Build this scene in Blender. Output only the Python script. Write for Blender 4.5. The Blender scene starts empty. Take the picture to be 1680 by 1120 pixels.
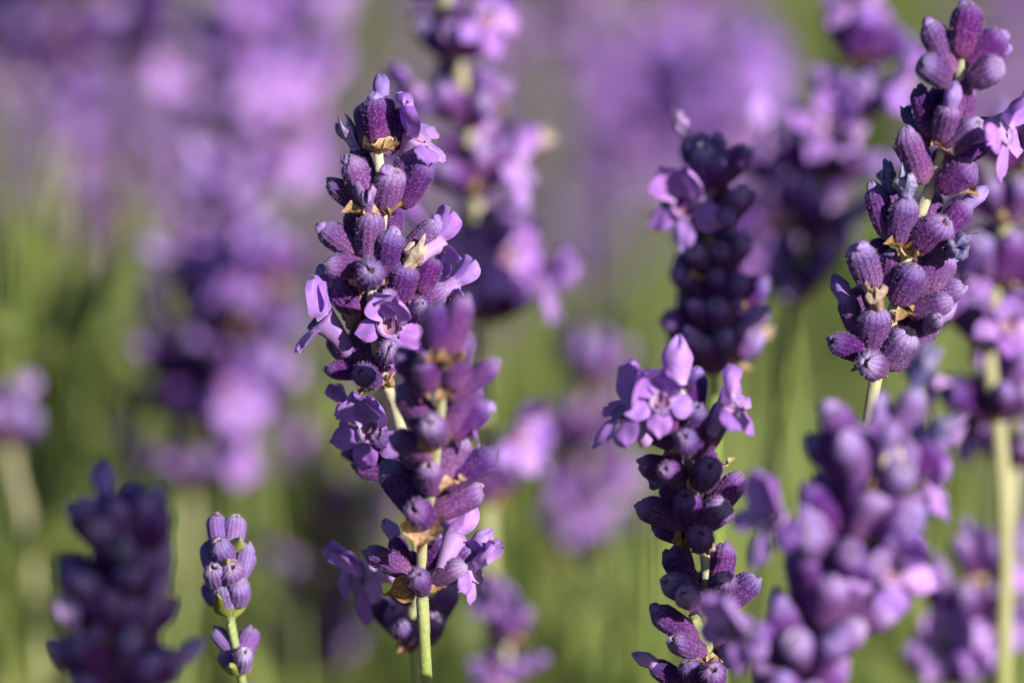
import bpy, math, random
import numpy as np
from mathutils import Vector, Matrix

# ------------------------------------------------------------------ camera, sky, sun
FOC = 0.64            # metres from lens to the plane of sharp focus
PXMM = 14.0           # photograph pixels per millimetre at that plane
PITCH = math.radians(10.0)
FOCUS_Z = 0.55
RIGHT = Vector((1, 0, 0))
FWD = Vector((0, math.cos(PITCH), -math.sin(PITCH)))
UP = Vector((0, math.sin(PITCH), math.cos(PITCH)))
CAM = Vector((0, 0, FOCUS_Z)) - FWD * FOC

scn = bpy.context.scene
col = scn.collection
cd = bpy.data.cameras.new('camera')
cam = bpy.data.objects.new('camera', cd)
col.objects.link(cam)
cam.location = CAM
cam.rotation_euler = (math.pi / 2 - PITCH, 0, 0)
cd.sensor_width = 22.3
cd.lens = 22.3 * FOC / 0.12
cd.clip_start = 0.02
cd.clip_end = 200
cd.dof.use_dof = True
cd.dof.focus_distance = FOC
cd.dof.aperture_fstop = cd.lens / 24.0
cd.dof.aperture_blades = 0
scn.camera = cam

SUN_EL = math.radians(20)
SUN_AZ = math.radians(40)       # to the right of the line from the flowers back to the camera
to_sun = Vector((math.cos(SUN_EL) * math.sin(SUN_AZ), -math.cos(SUN_EL) * math.cos(SUN_AZ), math.sin(SUN_EL)))
sd = bpy.data.lights.new('sun', 'SUN')
sun = bpy.data.objects.new('sun', sd)
col.objects.link(sun)
sd.energy = 5.0
sd.angle = math.radians(0.53)
sd.color = (1.0, 0.93, 0.82)
sun.rotation_euler = to_sun.to_track_quat('Z', 'Y').to_euler()
sun.location = (0.3, -1.0, 2.0)

w = bpy.data.worlds.new('World')
scn.world = w
w.use_nodes = True
wn = w.node_tree
sky = wn.nodes.new('ShaderNodeTexSky')
sky.sky_type = 'NISHITA'
sky.sun_disc = False
sky.sun_elevation = SUN_EL
sky.ozone_density = 4.0
sky.sun_rotation = math.atan2(to_sun.x, to_sun.y)
wn.nodes['Background'].inputs['Strength'].default_value = 0.05
wn.links.new(sky.outputs[0], wn.nodes['Background'].inputs['Color'])

scn.view_settings.view_transform = 'Standard'
scn.view_settings.look = 'None'
scn.view_settings.exposure = 0.68
scn.view_settings.gamma = 1.0
scn.render.engine = 'CYCLES'
scn.cycles.use_denoising = True
scn.cycles.denoiser = 'OPENIMAGEDENOISE'
scn.cycles.denoising_input_passes = 'RGB_ALBEDO_NORMAL'
scn.cycles.denoising_prefilter = 'ACCURATE'
scn.cycles.use_adaptive_sampling = False
scn.cycles.max_bounces = 8
scn.cycles.diffuse_bounces = 4
scn.cycles.transmission_bounces = 6
scn.cycles.sample_clamp_indirect = 6.0

RNG = random.Random(7)
MM = 0.001


def P(px, py, d=0.0):
    """photograph pixel + millimetres in front of the plane of focus -> world point"""
    z = FOC - d * MM
    k = z / FOC * MM / PXMM
    return CAM + FWD * z + RIGHT * ((px - 840) * k) + UP * ((560 - py) * k)


def I(x, y, z):
    """image-space direction (right, up, towards the camera)"""
    return RIGHT * x + UP * y - FWD * z


# ------------------------------------------------------------------ materials
def mat(name):
    m = bpy.data.materials.new(name)
    m.use_nodes = True
    nt = m.node_tree
    nt.nodes.clear()
    return m, nt


def N(nt, t, **kw):
    n = nt.nodes.new(t)
    for k, v in kw.items():
        if k in n.inputs:
            n.inputs[k].default_value = v
        else:
            setattr(n, k, v)
    return n


def ramp(nt, fac, stops):
    r = nt.nodes.new('ShaderNodeValToRGB')
    e = r.color_ramp.elements
    while len(e) < len(stops):
        e.new(0.5)
    for el, (p, c) in zip(e, stops):
        el.position = p
        el.color = (c[0], c[1], c[2], 1)
    nt.links.new(fac, r.inputs[0])
    return r.outputs[0]


def mixc(nt, fac, a, b, blend='MIX'):
    n = nt.nodes.new('ShaderNodeMix')
    n.data_type = 'RGBA'
    n.blend_type = blend
    for s, v in ((n.inputs[0], fac), (n.inputs[6], a), (n.inputs[7], b)):
        if isinstance(v, (int, float)):
            s.default_value = v
        elif isinstance(v, tuple):
            s.default_value = (v[0], v[1], v[2], 1)
        else:
            nt.links.new(v, s)
    return n.outputs[2]


def noise(nt, scale, detail=2.0, rough=0.5, coord='Object'):
    tc = nt.nodes.new('ShaderNodeTexCoord')
    n = N(nt, 'ShaderNodeTexNoise', Scale=scale, Detail=detail, Roughness=rough)
    nt.links.new(tc.outputs[coord], n.inputs['Vector'])
    return n.outputs['Fac']


def attr(nt, name):
    a = nt.nodes.new('ShaderNodeAttribute')
    a.attribute_name = name
    return a.outputs['Fac']


def maprange(nt, v, a, b, c, d):
    n = N(nt, 'ShaderNodeMapRange')
    for i, x in enumerate((a, b, c, d)):
        n.inputs[1 + i].default_value = x
    nt.links.new(v, n.inputs[0])
    return n.outputs[0]


def vary(nt, colour, hue=0.03, val=0.35, sat=0.15):
    """per-object variation of a colour"""
    oi = nt.nodes.new('ShaderNodeObjectInfo')
    h = nt.nodes.new('ShaderNodeHueSaturation')
    nt.links.new(maprange(nt, oi.outputs['Random'], 0, 1, 0.5 - hue, 0.5 + hue), h.inputs['Hue'])
    m = N(nt, 'ShaderNodeMath', operation='FRACT')
    mm = N(nt, 'ShaderNodeMath', operation='MULTIPLY')
    mm.inputs[1].default_value = 7.31
    nt.links.new(oi.outputs['Random'], mm.inputs[0])
    nt.links.new(mm.outputs[0], m.inputs[0])
    nt.links.new(maprange(nt, m.outputs[0], 0, 1, 1 - val, 1 + val), h.inputs['Value'])
    nt.links.new(maprange(nt, m.outputs[0], 0, 1, 1 + sat, 1 - sat), h.inputs['Saturation'])
    nt.links.new(colour, h.inputs['Color'])
    return h.outputs[0]


def finish(nt, colour, rough=0.6, transl=0.0, bump=None, bstr=0.3, bdist=0.0001, sheen=0.0, spec=0.3, tcol=None):
    p = N(nt, 'ShaderNodeBsdfPrincipled')
    p.inputs['Roughness'].default_value = rough
    p.inputs['Specular IOR Level'].default_value = spec
    nt.links.new(colour, p.inputs['Base Color'])
    if sheen:
        p.inputs['Sheen Weight'].default_value = sheen
        p.inputs['Sheen Roughness'].default_value = 0.45
        p.inputs['Sheen Tint'].default_value = (0.85, 0.7, 1, 1)
    if bump is not None:
        b = N(nt, 'ShaderNodeBump', Strength=bstr, Distance=bdist)
        nt.links.new(bump, b.inputs['Height'])
        nt.links.new(b.outputs[0], p.inputs['Normal'])
    out = N(nt, 'ShaderNodeOutputMaterial')
    sh = p.outputs[0]
    if transl:
        t = N(nt, 'ShaderNodeBsdfTranslucent')
        nt.links.new(tcol if tcol is not None else colour, t.inputs['Color'])
        mx = N(nt, 'ShaderNodeMixShader')
        mx.inputs[0].default_value = transl
        nt.links.new(sh, mx.inputs[1])
        nt.links.new(t.outputs[0], mx.inputs[2])
        sh = mx.outputs[0]
    nt.links.new(sh, out.inputs['Surface'])


M = {}


def calyx_material(name, stops, speck_col, speck):
    m, nt = mat(name)
    c = ramp(nt, maprange(nt, attr(nt, 't'), 0, 1.4, 0, 1), stops)
    blotch = noise(nt, 700, 3)
    c = mixc(nt, maprange(nt, blotch, 0.40, 0.72, 0, 0.4), c, (0.14, 0.026, 0.15))
    sp = noise(nt, 5600, 2.5, 0.75)
    c = mixc(nt, maprange(nt, sp, 0.50, 0.72, 0, speck), c, speck_col)
    c = mixc(nt, maprange(nt, sp, 0.30, 0.45, 0.35, 0), c, (0.03, 0.01, 0.06))
    c = mixc(nt, maprange(nt, attr(nt, 'u'), 0.0, 0.5, 0.5, 0.0), c, (0.035, 0.010, 0.07))
    c = vary(nt, c, 0.018, 0.26)
    finish(nt, c, 0.75, 0.0, sp, 0.6, 0.0003, 0.05, 0.12)
    return m


def S14(*st):
    return [(p / 1.4, c) for p, c in st]


M['calyx'] = calyx_material('calyx_velvet', S14(
    (0.0, (0.30, 0.17, 0.19)), (0.12, (0.17, 0.050, 0.18)), (0.42, (0.078, 0.015, 0.140)), (0.78, (0.066, 0.020, 0.170)),
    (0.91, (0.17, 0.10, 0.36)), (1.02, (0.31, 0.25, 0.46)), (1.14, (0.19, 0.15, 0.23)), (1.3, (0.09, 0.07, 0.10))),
    (0.46, 0.24, 0.50), 0.7)
M['calyx_young'] = calyx_material('young_calyx_velvet', S14(
    (0.0, (0.30, 0.22, 0.34)), (0.2, (0.30, 0.17, 0.48)), (0.5, (0.25, 0.13, 0.46)), (0.85, (0.24, 0.15, 0.48)),
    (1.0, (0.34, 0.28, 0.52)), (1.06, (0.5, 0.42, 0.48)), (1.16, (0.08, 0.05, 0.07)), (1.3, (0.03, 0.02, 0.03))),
    (0.60, 0.46, 0.75), 0.5)

m, nt = mat('pale_fuzz')
c = ramp(nt, noise(nt, 900), [(0.3, (0.20, 0.08, 0.30)), (0.7, (0.50, 0.34, 0.60))])
finish(nt, c, 0.5, 0.3)
M['fuzz'] = m
m, nt = mat('stem_fuzz')
c = ramp(nt, noise(nt, 900), [(0.3, (0.5, 0.5, 0.34)), (0.7, (0.8, 0.8, 0.66))])
finish(nt, c, 0.5, 0.3)
M['stem_fuzz'] = m


def petal_material(name, base, edge, throat):
    m, nt = mat(name)
    c = ramp(nt, attr(nt, 't'), [(0.0, throat), (0.18, base), (0.75, base), (1.0, edge)])
    vein = attr(nt, 'u')
    wv = N(nt, 'ShaderNodeMath', operation='SINE')
    mu = N(nt, 'ShaderNodeMath', operation='MULTIPLY')
    mu.inputs[1].default_value = 19.0
    nt.links.new(vein, mu.inputs[0])
    nt.links.new(mu.outputs[0], wv.inputs[0])
    c = mixc(nt, maprange(nt, wv.outputs[0], 0.75, 1.0, 0, 0.22), c, (0.24, 0.10, 0.50))
    nz = noise(nt, 1300, 3)
    c = mixc(nt, maprange(nt, nz, 0.4, 0.75, 0, 0.35), c, (0.62, 0.40, 0.80))
    c = vary(nt, c, 0.012, 0.12, 0.1)
    finish(nt, c, 0.55, 0.28, nz, 0.25, 0.0002, 0.1, 0.3)
    return m


M['petal'] = petal_material('lilac_petal', (0.45, 0.22, 0.72), (0.38, 0.185, 0.72), (0.58, 0.43, 0.66))
M['tube'] = petal_material('corolla_tube_lilac', (0.50, 0.30, 0.68), (0.47, 0.24, 0.72), (0.55, 0.38, 0.62))
M['bud'] = petal_material('corolla_bud_lilac', (0.38, 0.24, 0.64), (0.33, 0.22, 0.60), (0.30, 0.15, 0.42))


def dry_material(name, a, b, c3, transl, sc=1500):
    m, nt = mat(name)
    nz = noise(nt, sc, 4, 0.65)
    c = ramp(nt, nz, [(0.28, a), (0.5, b), (0.72, c3)])
    wv = N(nt, 'ShaderNodeMath', operation='SINE')
    mu = N(nt, 'ShaderNodeMath', operation='MULTIPLY')
    mu.inputs[1].default_value = 30.0
    nt.links.new(attr(nt, 'u'), mu.inputs[0])
    nt.links.new(mu.outputs[0], wv.inputs[0])
    c = mixc(nt, maprange(nt, wv.outputs[0], 0.2, 1.0, 0, 0.5), c, a)
    c = mixc(nt, maprange(nt, attr(nt, 'e'), 0.7, 1.0, 0, 0.55), c, c3)
    c = vary(nt, c, 0.01, 0.3)
    finish(nt, c, 0.6, transl, nz, 0.6, 0.0003, 0.0, 0.3)
    return m


M['bract'] = dry_material('dry_bract', (0.20, 0.10, 0.045), (0.46, 0.27, 0.12), (0.70, 0.54, 0.35), 0.3)
M['bract_green'] = dry_material('green_bract', (0.22, 0.27, 0.06), (0.36, 0.40, 0.10), (0.50, 0.48, 0.22), 0.35)
M['wilt_blue'] = dry_material('wilted_blue', (0.05, 0.04, 0.16), (0.15, 0.12, 0.34), (0.40, 0.36, 0.56), 0.15)
M['wilt_lilac'] = dry_material('wilted_lilac', (0.16, 0.08, 0.34), (0.38, 0.22, 0.58), (0.55, 0.40, 0.70), 0.2)
M['wilt_tan'] = dry_material('wilted_tan', (0.30, 0.19, 0.14), (0.52, 0.38, 0.28), (0.66, 0.55, 0.50), 0.2)
M['wilt_brown'] = dry_material('wilted_brown', (0.05, 0.03, 0.02), (0.19, 0.12, 0.07), (0.40, 0.30, 0.22), 0.15)
m, nt = mat('throat_orange')
finish(nt, ramp(nt, noise(nt, 800), [(0.3, (0.12, 0.05, 0.20)), (0.7, (0.33, 0.15, 0.17))]), 0.5)
M['anther'] = m

m, nt = mat('stem_green')
c = ramp(nt, attr(nt, 't'), [(0.0, (0.16, 0.24, 0.055)), (0.62, (0.26, 0.34, 0.085)), (0.80, (0.46, 0.47, 0.25)), (1.0, (0.50, 0.47, 0.32))])
nz = noise(nt, 1600, 3)
c = mixc(nt, maprange(nt, nz, 0.45, 0.7, 0, 0.4), c, (0.55, 0.55, 0.33))
finish(nt, vary(nt, c, 0.01, 0.15), 0.6, 0.12, nz, 0.4, 0.0002, 0.2, 0.3)
M['stem'] = m
m, nt = mat('field_stem_green')
c = ramp(nt, noise(nt, 12, 2), [(0.3, (0.17, 0.25, 0.05)), (0.7, (0.33, 0.38, 0.13))])
finish(nt, c, 0.6, 0.15)
M['fstem'] = m
m, nt = mat('leaf_green')
c = ramp(nt, noise(nt, 9, 3), [(0.3, (0.065, 0.11, 0.020)), (0.5, (0.135, 0.18, 0.042)), (0.72, (0.28, 0.31, 0.11))])
finish(nt, c, 0.55, 0.3)
M['leaf'] = m
m, nt = mat('soil')
nz = noise(nt, 6, 8, 0.65)
c = ramp(nt, nz, [(0.3, (0.035, 0.03, 0.018)), (0.55, (0.075, 0.075, 0.035)), (0.75, (0.13, 0.12, 0.065))])
finish(nt, c, 0.9, 0, nz, 0.8, 0.03)
M['soil'] = m


# ------------------------------------------------------------------ mesh helpers
class MB:
    def __init__(self):
        self.v, self.f, self.mi, self.t, self.u, self.e = [], [], [], [], [], []

    def vert(self, p, t=0.0, u=0.0, e=0.0):
        self.v.append((p[0], p[1], p[2]))
        self.t.append(t); self.u.append(u); self.e.append(e)
        return len(self.v) - 1

    def face(self, idx, m=0):
        self.f.append(tuple(idx)); self.mi.append(m)

    def grid(self, rows, m=0, closed=False):
        for a, b in zip(rows[:-1], rows[1:]):
            n = len(a)
            for i in range(n if closed else n - 1):
                j = (i + 1) % n
                self.face((a[i], a[j], b[j], b[i]), m)

    def hair(self, p, d, length, width, m):
        d = d.normalized()
        s = d.orthogonal().normalized()
        s = Matrix.Rotation(RNG.random() * 6.28, 3, d) @ s
        a = self.vert(p - s * width / 2); b = self.vert(p + s * width / 2); c = self.vert(p + d * length)
        self.face((a, b, c), m)

    def add(self, other, mtx, moff=0):
        k = len(self.v)
        for p in other.v:
            q = mtx @ Vector(p)
            self.v.append((q.x, q.y, q.z))
        self.t += other.t; self.u += other.u; self.e += other.e
        for f, mi in zip(other.f, other.mi):
            self.f.append(tuple(i + k for i in f)); self.mi.append(mi + moff)

    def mesh(self, name, mats, smooth=True):
        me = bpy.data.meshes.new(name)
        me.from_pydata(self.v, [], self.f)
        for mm in mats:
            me.materials.append(mm)
        me.polygons.foreach_set('material_index', self.mi)
        me.polygons.foreach_set('use_smooth', [smooth] * len(self.f))
        for nm, data in (('t', self.t), ('u', self.u), ('e', self.e)):
            a = me.attributes.new(nm, 'FLOAT', 'POINT')
            a.data.foreach_set('value', data)
        me.update()
        return me


CL, CR = 6.4 * MM, 1.6 * MM          # length and radius of a calyx


def calyx_mb(seed, hairs=0, ribs=13, per=3, rings=12):
    r = random.Random(seed)
    mb = MB()
    nseg = ribs * per
    prof = [(0, .42), (.04, .64), (.12, .80), (.28, .93), (.5, .99), (.72, 1.0), (.85, .95), (.93, .80), (.98, .58), (1.0, .44)]
    bend = r.uniform(-.35, .35) * MM
    ph1, ph2 = r.random() * 6, r.random() * 6
    lob = r.random() * 6.28
    squash = r.uniform(.88, 1.0)

    def pt(t, a, k=1.0):
        R = np.interp(t, [p[0] for p in prof], [p[1] for p in prof]) * CR * k
        rib = 0.055 * math.cos(ribs * a) * min(1, t * 5) if per > 1 else 0
        wob = 0.05 * math.sin(2 * a + ph1 + t * 2) + 0.04 * math.sin(3 * a + ph2 - t * 3)
        R *= 1 + rib + wob
        tooth = 0.0
        if t > .93:
            tooth = (0.22 * abs(math.sin(2.5 * a + ph1)) + 0.55 * max(0, math.cos(a - lob))) * MM * (t - .93) / .07
        lf = max(0, math.cos(a - lob)) ** 2 * max(0, (t - .9) / .1) * CR * .20
        return Vector((R * math.cos(a) - lf * math.cos(lob) + bend * t * t * 1.5, (R * math.sin(a) - lf * math.sin(lob)) * squash, t * CL + tooth))
    rows = []
    for i in range(rings + 1):
        t = (i / rings) ** 0.8
        rows.append([mb.vert(pt(t, 2 * math.pi * j / nseg), t, .5 + .5 * math.cos(ribs * 2 * math.pi * j / nseg) if per > 1 else 1.0) for j in range(nseg)])
    for tt, k, dz in ((1.04, .78, -.06), (1.12, .56, -.25), (1.25, .3, -.5)):
        rows.append([mb.vert(pt(1.0, 2 * math.pi * j / nseg, k) + Vector((0, 0, dz * MM)), tt, 1.0) for j in range(nseg)])
    mb.grid(rows, 0, True)
    c = mb.vert((bend * 1.5, 0, CL - .6 * MM), 1.3, 1.0)
    for j in range(nseg):
        mb.face((rows[-1][j], rows[-1][(j + 1) % nseg], c))
    b = mb.vert((0, 0, 0), 0)
    for j in range(nseg):
        mb.face((rows[0][(j + 1) % nseg], rows[0][j], b))
    for i in range(hairs):
        t = r.uniform(.04, 1) ** .85
        a = r.random() * 6.283
        p = pt(t, a)
        out = Vector((math.cos(a), math.sin(a), 0))
        d = out + Vector((0, 0, r.uniform(-.1, .9))) + Vector((r.uniform(-.5, .5), r.uniform(-.5, .5), 0))
        mb.hair(p - out * .03 * MM, d, r.uniform(.16, .5) * MM, .042 * MM, 1)
    return mb


def bud_mb(seed, length, rad, z0, nseg=14, rings=8, lobes=4, off=0.0):
    """closed corolla pushing out of a calyx mouth"""
    r = random.Random(seed)
    mb = MB()
    ph = r.random() * 6
    dx, dy = r.uniform(-.2, .2) * length, r.uniform(-.2, .2) * length
    rows = []
    for i in range(rings + 1):
        t = i / rings
        R = rad * (np.interp(t, [0, .3, .62, .85, 1], [.72, .85, 1.0, .72, .12]))
        row = []
        for j in range(nseg):
            a = 2 * math.pi * j / nseg
            f = 1 + .16 * math.cos(lobes * a + ph) * t + .07 * math.sin(2 * a + ph * 2)
            row.append(mb.vert((R * f * math.cos(a) + dx * t * t + off, R * f * math.sin(a) + dy * t * t,
                                z0 + length * t + .12 * length * math.sin(lobes * a + ph) * t * t), t, j / nseg))
        rows.append(row)
    mb.grid(rows, 0, True)
    c = mb.vert((dx + off, dy, z0 + length * 1.0), 1)
    for j in range(nseg):
        mb.face((rows[-1][j], rows[-1][(j + 1) % nseg], c))
    return mb


TUBE = 3.4 * MM


def tube_mb(seed, nseg=14, rings=7):
    r = random.Random(seed)
    mb = MB()
    rows = []
    ph = r.random() * 6
    prof = ([0, .4, .75, 1.0], [.78, .9, 1.25, 1.6])
    for i in range(rings + 1):
        t = i / rings
        R = np.interp(t, *prof) * MM
        rows.append([mb.vert((R * (1 + .06 * math.sin(3 * a + ph)) * math.cos(a), R * math.sin(a) + .25 * MM * math.sin(t * 3),
                              -1.2 * MM + t * (TUBE + 1.2 * MM)), .15 + .5 * (1 - abs(t - .4)), j / nseg)
                     for j, a in enumerate([2 * math.pi * j / nseg for j in range(nseg)])])
    mb.grid(rows, 0, True)
    # throat
    inner = [mb.vert((1.0 * MM * math.cos(2 * math.pi * j / nseg), 1.0 * MM * math.sin(2 * math.pi * j / nseg), TUBE - .9 * MM), 0) for j in range(nseg)]
    mb.grid([rows[-1], inner], 0, True)
    c = mb.vert((0, 0, TUBE - 1.1 * MM), 0)
    for j in range(nseg):
        mb.face((inner[j], inner[(j + 1) % nseg], c), 1)
    return mb


def petal_mb(seed, L, W, cup, curl, n=11, k=9, notch=0.0):
    """one lobe: base at origin, runs along +Y, inner face +Z"""
    r = random.Random(seed)
    mb = MB()
    ph, ph2 = r.random() * 6, r.random() * 6
    rows = []
    for i in range(n + 1):
        v = i / n
        hw = W / 2 * max(.42 * (1 - v), math.sqrt(max(0, 1 - ((v - .54) / .47) ** 2)))
        row = []
        for j in range(k + 1):
            u = j / k * 2 - 1
            x = u * hw
            y = L * v * (1 - .10 * u * u) + (-notch * L * (1 - abs(u)) * v ** 4)
            z = cup * W * u * u * (1 - .3 * v) - curl * L * v * v + .045 * L * math.sin(5 * u + ph) * v + .035 * L * math.sin(7 * v + 3 * u + ph2)
            row.append(mb.vert((x, y, z), v, u * .5 + .5, max(abs(u), v)))
        rows.append(row)
    mb.grid(rows)
    return mb


def bract_mb(seed, L=5.2 * MM, W=5.0 * MM, cup=.22, curl=.1, ruf=.06, n=14, k=12, tip=.30):
    r = random.Random(seed)
    mb = MB()
    ph, ph2 = r.random() * 6, r.random() * 6
    rows = []
    tw = r.uniform(-.25, .25)
    for i in range(n + 1):
        v = i / n
        hw = W / 2 * np.interp(v, [0, .12, .32, .55, .72, .86, 1], [.32, .75, 1.0, .82, tip, tip * .4, .03])
        row = []
        for j in range(k + 1):
            u = j / k * 2 - 1
            e = abs(u)
            x = u * hw * (1 + .07 * math.sin(9 * v + ph))
            y = L * v - .12 * L * e * e * v
            z = cup * W * u * u - curl * L * v * v + ruf * W * e * e * (math.sin(11 * v + ph + u) + .5 * math.sin(23 * v + ph2)) + tw * x * v
            row.append(mb.vert((x, y, z), v, u * .5 + .5, max(e, .9 * v)))
        rows.append(row)
    mb.grid(rows)
    return mb


def wilt_mb(seed, L=4.2 * MM, rad=.95 * MM, nseg=13, rings=10, flare=1.0):
    """shrivelled corolla: creased tube, ragged folded end"""
    r = random.Random(seed)
    mb = MB()
    ph = [r.random() * 6 for _ in range(6)]
    bx, by = r.uniform(-.3, .3), r.uniform(-.3, .3)
    rows = []
    for i in range(rings + 1):
        t = i / rings
        R = rad * (np.interp(t, [0, .25, .55, .75, .9, 1], [.62, .68, .80, 1.2 * flare, 1.05 * flare, .7 * flare]))
        row = []
        for j in range(nseg):
            a = 2 * math.pi * j / nseg
            f = 1 + .16 * math.sin(5 * a + ph[0]) + (.30 * math.sin(3 * a + ph[1] + 4 * t) + .22 * math.sin(4 * a - 7 * t + ph[2])) * t
            z = L * t + (.22 * math.sin(2 * a + ph[3]) + .20 * math.sin(5 * a + ph[4])) * L * t ** 3
            row.append(mb.vert((R * f * math.cos(a) + bx * L * t * t, R * f * math.sin(a) + by * L * t * t, z - .6 * MM), t, j / nseg, t))
        rows.append(row)
    last = []
    for j in range(nseg):
        a = 2 * math.pi * j / nseg
        last.append(mb.vert((rad * .35 * math.cos(a) + bx * L, rad * .35 * math.sin(a) + by * L, L * .72), 1, j / nseg, .5))
    rows.append(last)
    mb.grid(rows, 0, True)
    c = mb.vert((bx * L, by * L, L * .66), 1)
    for j in range(nseg):
        mb.face((last[j], last[(j + 1) % nseg], c))
    return mb


LIB = {}
LIB['calyx'] = [calyx_mb(10 + i, 950).mesh('calyx_mesh', [M['calyx'], M['fuzz']]) for i in range(6)]
LIB['calyx_young'] = [calyx_mb(30 + i, 600).mesh('young_calyx_mesh', [M['calyx_young'], M['fuzz']]) for i in range(3)]
LIB['calyx_soft'] = [calyx_mb(50 + i, 0, 13, 1, 8).mesh('soft_calyx_mesh', [M['calyx']]) for i in range(4)]
LIB['bud_small'] = [bud_mb(i, 1.55 * MM, .82 * MM, CL - .75 * MM, off=.2 * MM).mesh('bud_small_mesh', [M['bud']]) for i in range(3)]
LIB['bud_big'] = [bud_mb(20 + i, 4.2 * MM, 1.2 * MM, CL - .8 * MM).mesh('bud_big_mesh', [M['bud']]) for i in range(3)]
LIB['bud_hood'] = [bud_mb(40 + i, 6.4 * MM, 2.1 * MM, CL - .8 * MM, 18, 10, 3).mesh('bud_hood_mesh', [M['petal']]) for i in range(2)]
LIB['tube'] = [tube_mb(i).mesh('corolla_tube_mesh', [M['tube'], M['anther']]) for i in range(2)]
LIB['upper'] = [petal_mb(i, 4.7 * MM, 4.5 * MM, .20, -.12, notch=.06).mesh('upper_petal_mesh', [M['petal']]) for i in range(4)]
LIB['lower'] = [petal_mb(20 + i, 3.4 * MM, 2.9 * MM, -.08, .30).mesh('lower_petal_mesh', [M['petal']]) for i in range(4)]
LIB['bract'] = [bract_mb(i, cup=.2 + .05 * (i % 3), ruf=.13 + .06 * (i % 2)).mesh('bract_mesh', [M['bract']]) for i in range(5)]
LIB['bract_green'] = [bract_mb(20 + i, cup=.3, ruf=.02, tip=.5).mesh('green_bract_mesh', [M['bract_green']]) for i in range(2)]
for k_, mt in (('wilt_blue', 'wilt_blue'), ('wilt_lilac', 'wilt_lilac'), ('wilt_tan', 'wilt_tan'), ('wilt_brown', 'wilt_brown')):
    LIB[k_] = [wilt_mb(60 + i + 7 * len(k_)).mesh(k_ + '_mesh', [M[mt]]) for i in range(2)]


# ------------------------------------------------------------------ object helpers
def link(name, data, parent=None, mtx=None):
    o = bpy.data.objects.new(name, data)
    col.objects.link(o)
    if parent is not None:
        o.parent = parent
    if mtx is not None:
        o.matrix_basis = mtx
    return o


def frame(loc, zdir, yref, sx=1, sy=1, sz=1):
    z = zdir.normalized()
    y = yref - z * yref.dot(z)
    if y.length < 1e-4:
        y = z.orthogonal()
    y.normalize()
    x = y.cross(z)
    return Matrix(((x.x * sx, y.x * sy, z.x * sz, loc.x), (x.y * sx, y.y * sy, z.y * sz, loc.y), (x.z * sx, y.z * sy, z.z * sz, loc.z), (0, 0, 0, 1)))


def catmull(pts, n):
    out = []
    q = [pts[0] * 2 - pts[1]] + pts + [pts[-1] * 2 - pts[-2]]
    for i in range(1, len(q) - 2):
        for s in range(n):
            t = s / n
            a, b, c, d = q[i - 1], q[i], q[i + 1], q[i + 2]
            out.append(.5 * ((2 * b) + (c - a) * t + (2 * a - 5 * b + 4 * c - d) * t * t + (3 * b - a - 3 * c + d) * t ** 3))
    out.append(pts[-1].copy())
    return out


def stem_mesh(pts, r0, r1, head_frac, nseg=8, hairs=0, sub=6):
    """pts from tip to ground (local). r0 radius at tip, r1 at foot"""
    path = catmull(pts, sub)
    mb = MB()
    L = [0]
    for a, b in zip(path[:-1], path[1:]):
        L.append(L[-1] + (b - a).length)
    rows = []
    ref = Vector((1, 0.3, 0)).normalized()
    for i, p in enumerate(path):
        d = (path[min(i + 1, len(path) - 1)] - path[max(i - 1, 0)]).normalized()
        x = (ref - d * ref.dot(d)).normalized()
        y = d.cross(x)
        s = L[i] / L[-1]
        R = r0 + (r1 - r0) * min(1, L[i] / .06)
        if i == 0:
            R *= .5
        tt = np.interp(L[i], [0, head_frac, head_frac * 1.25 + .004, L[-1]], [1, .82, .62, 0])
        row = []
        for j in range(nseg):
            a = 2 * math.pi * j / nseg + .4
            k = 1.0 if j % 2 else .86
            row.append(mb.vert(p + (x * math.cos(a) + y * math.sin(a)) * R * k, tt))
        rows.append(row)
    mb.grid(rows, 0, True)
    c = mb.vert(path[0], 1)
    for j in range(nseg):
        mb.face((rows[0][(j + 1) % nseg], rows[0][j], c))
    if hairs:
        zone = [i for i in range(len(path) - 1) if L[i] < .12]
        for h in range(hairs):
            i = RNG.choice(zone)
            f = RNG.random()
            p = path[i].lerp(path[i + 1], f)
            d = (path[i + 1] - path[i]).normalized()
            o = Vector((RNG.uniform(-1, 1), RNG.uniform(-1, 1), RNG.uniform(-1, 1)))
            o = (o - d * o.dot(d)).normalized()
            R = r0 + (r1 - r0) * min(1, L[i] / .06)
            mb.hair(p + o * R * .84, o - d * RNG.uniform(-.4, .8), RNG.uniform(.12, .3) * MM, .04 * MM, 1)
    return mb


def ground_foot(p, drift):
    return Vector((p.x + drift[0], p.y + drift[1], 0))


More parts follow.
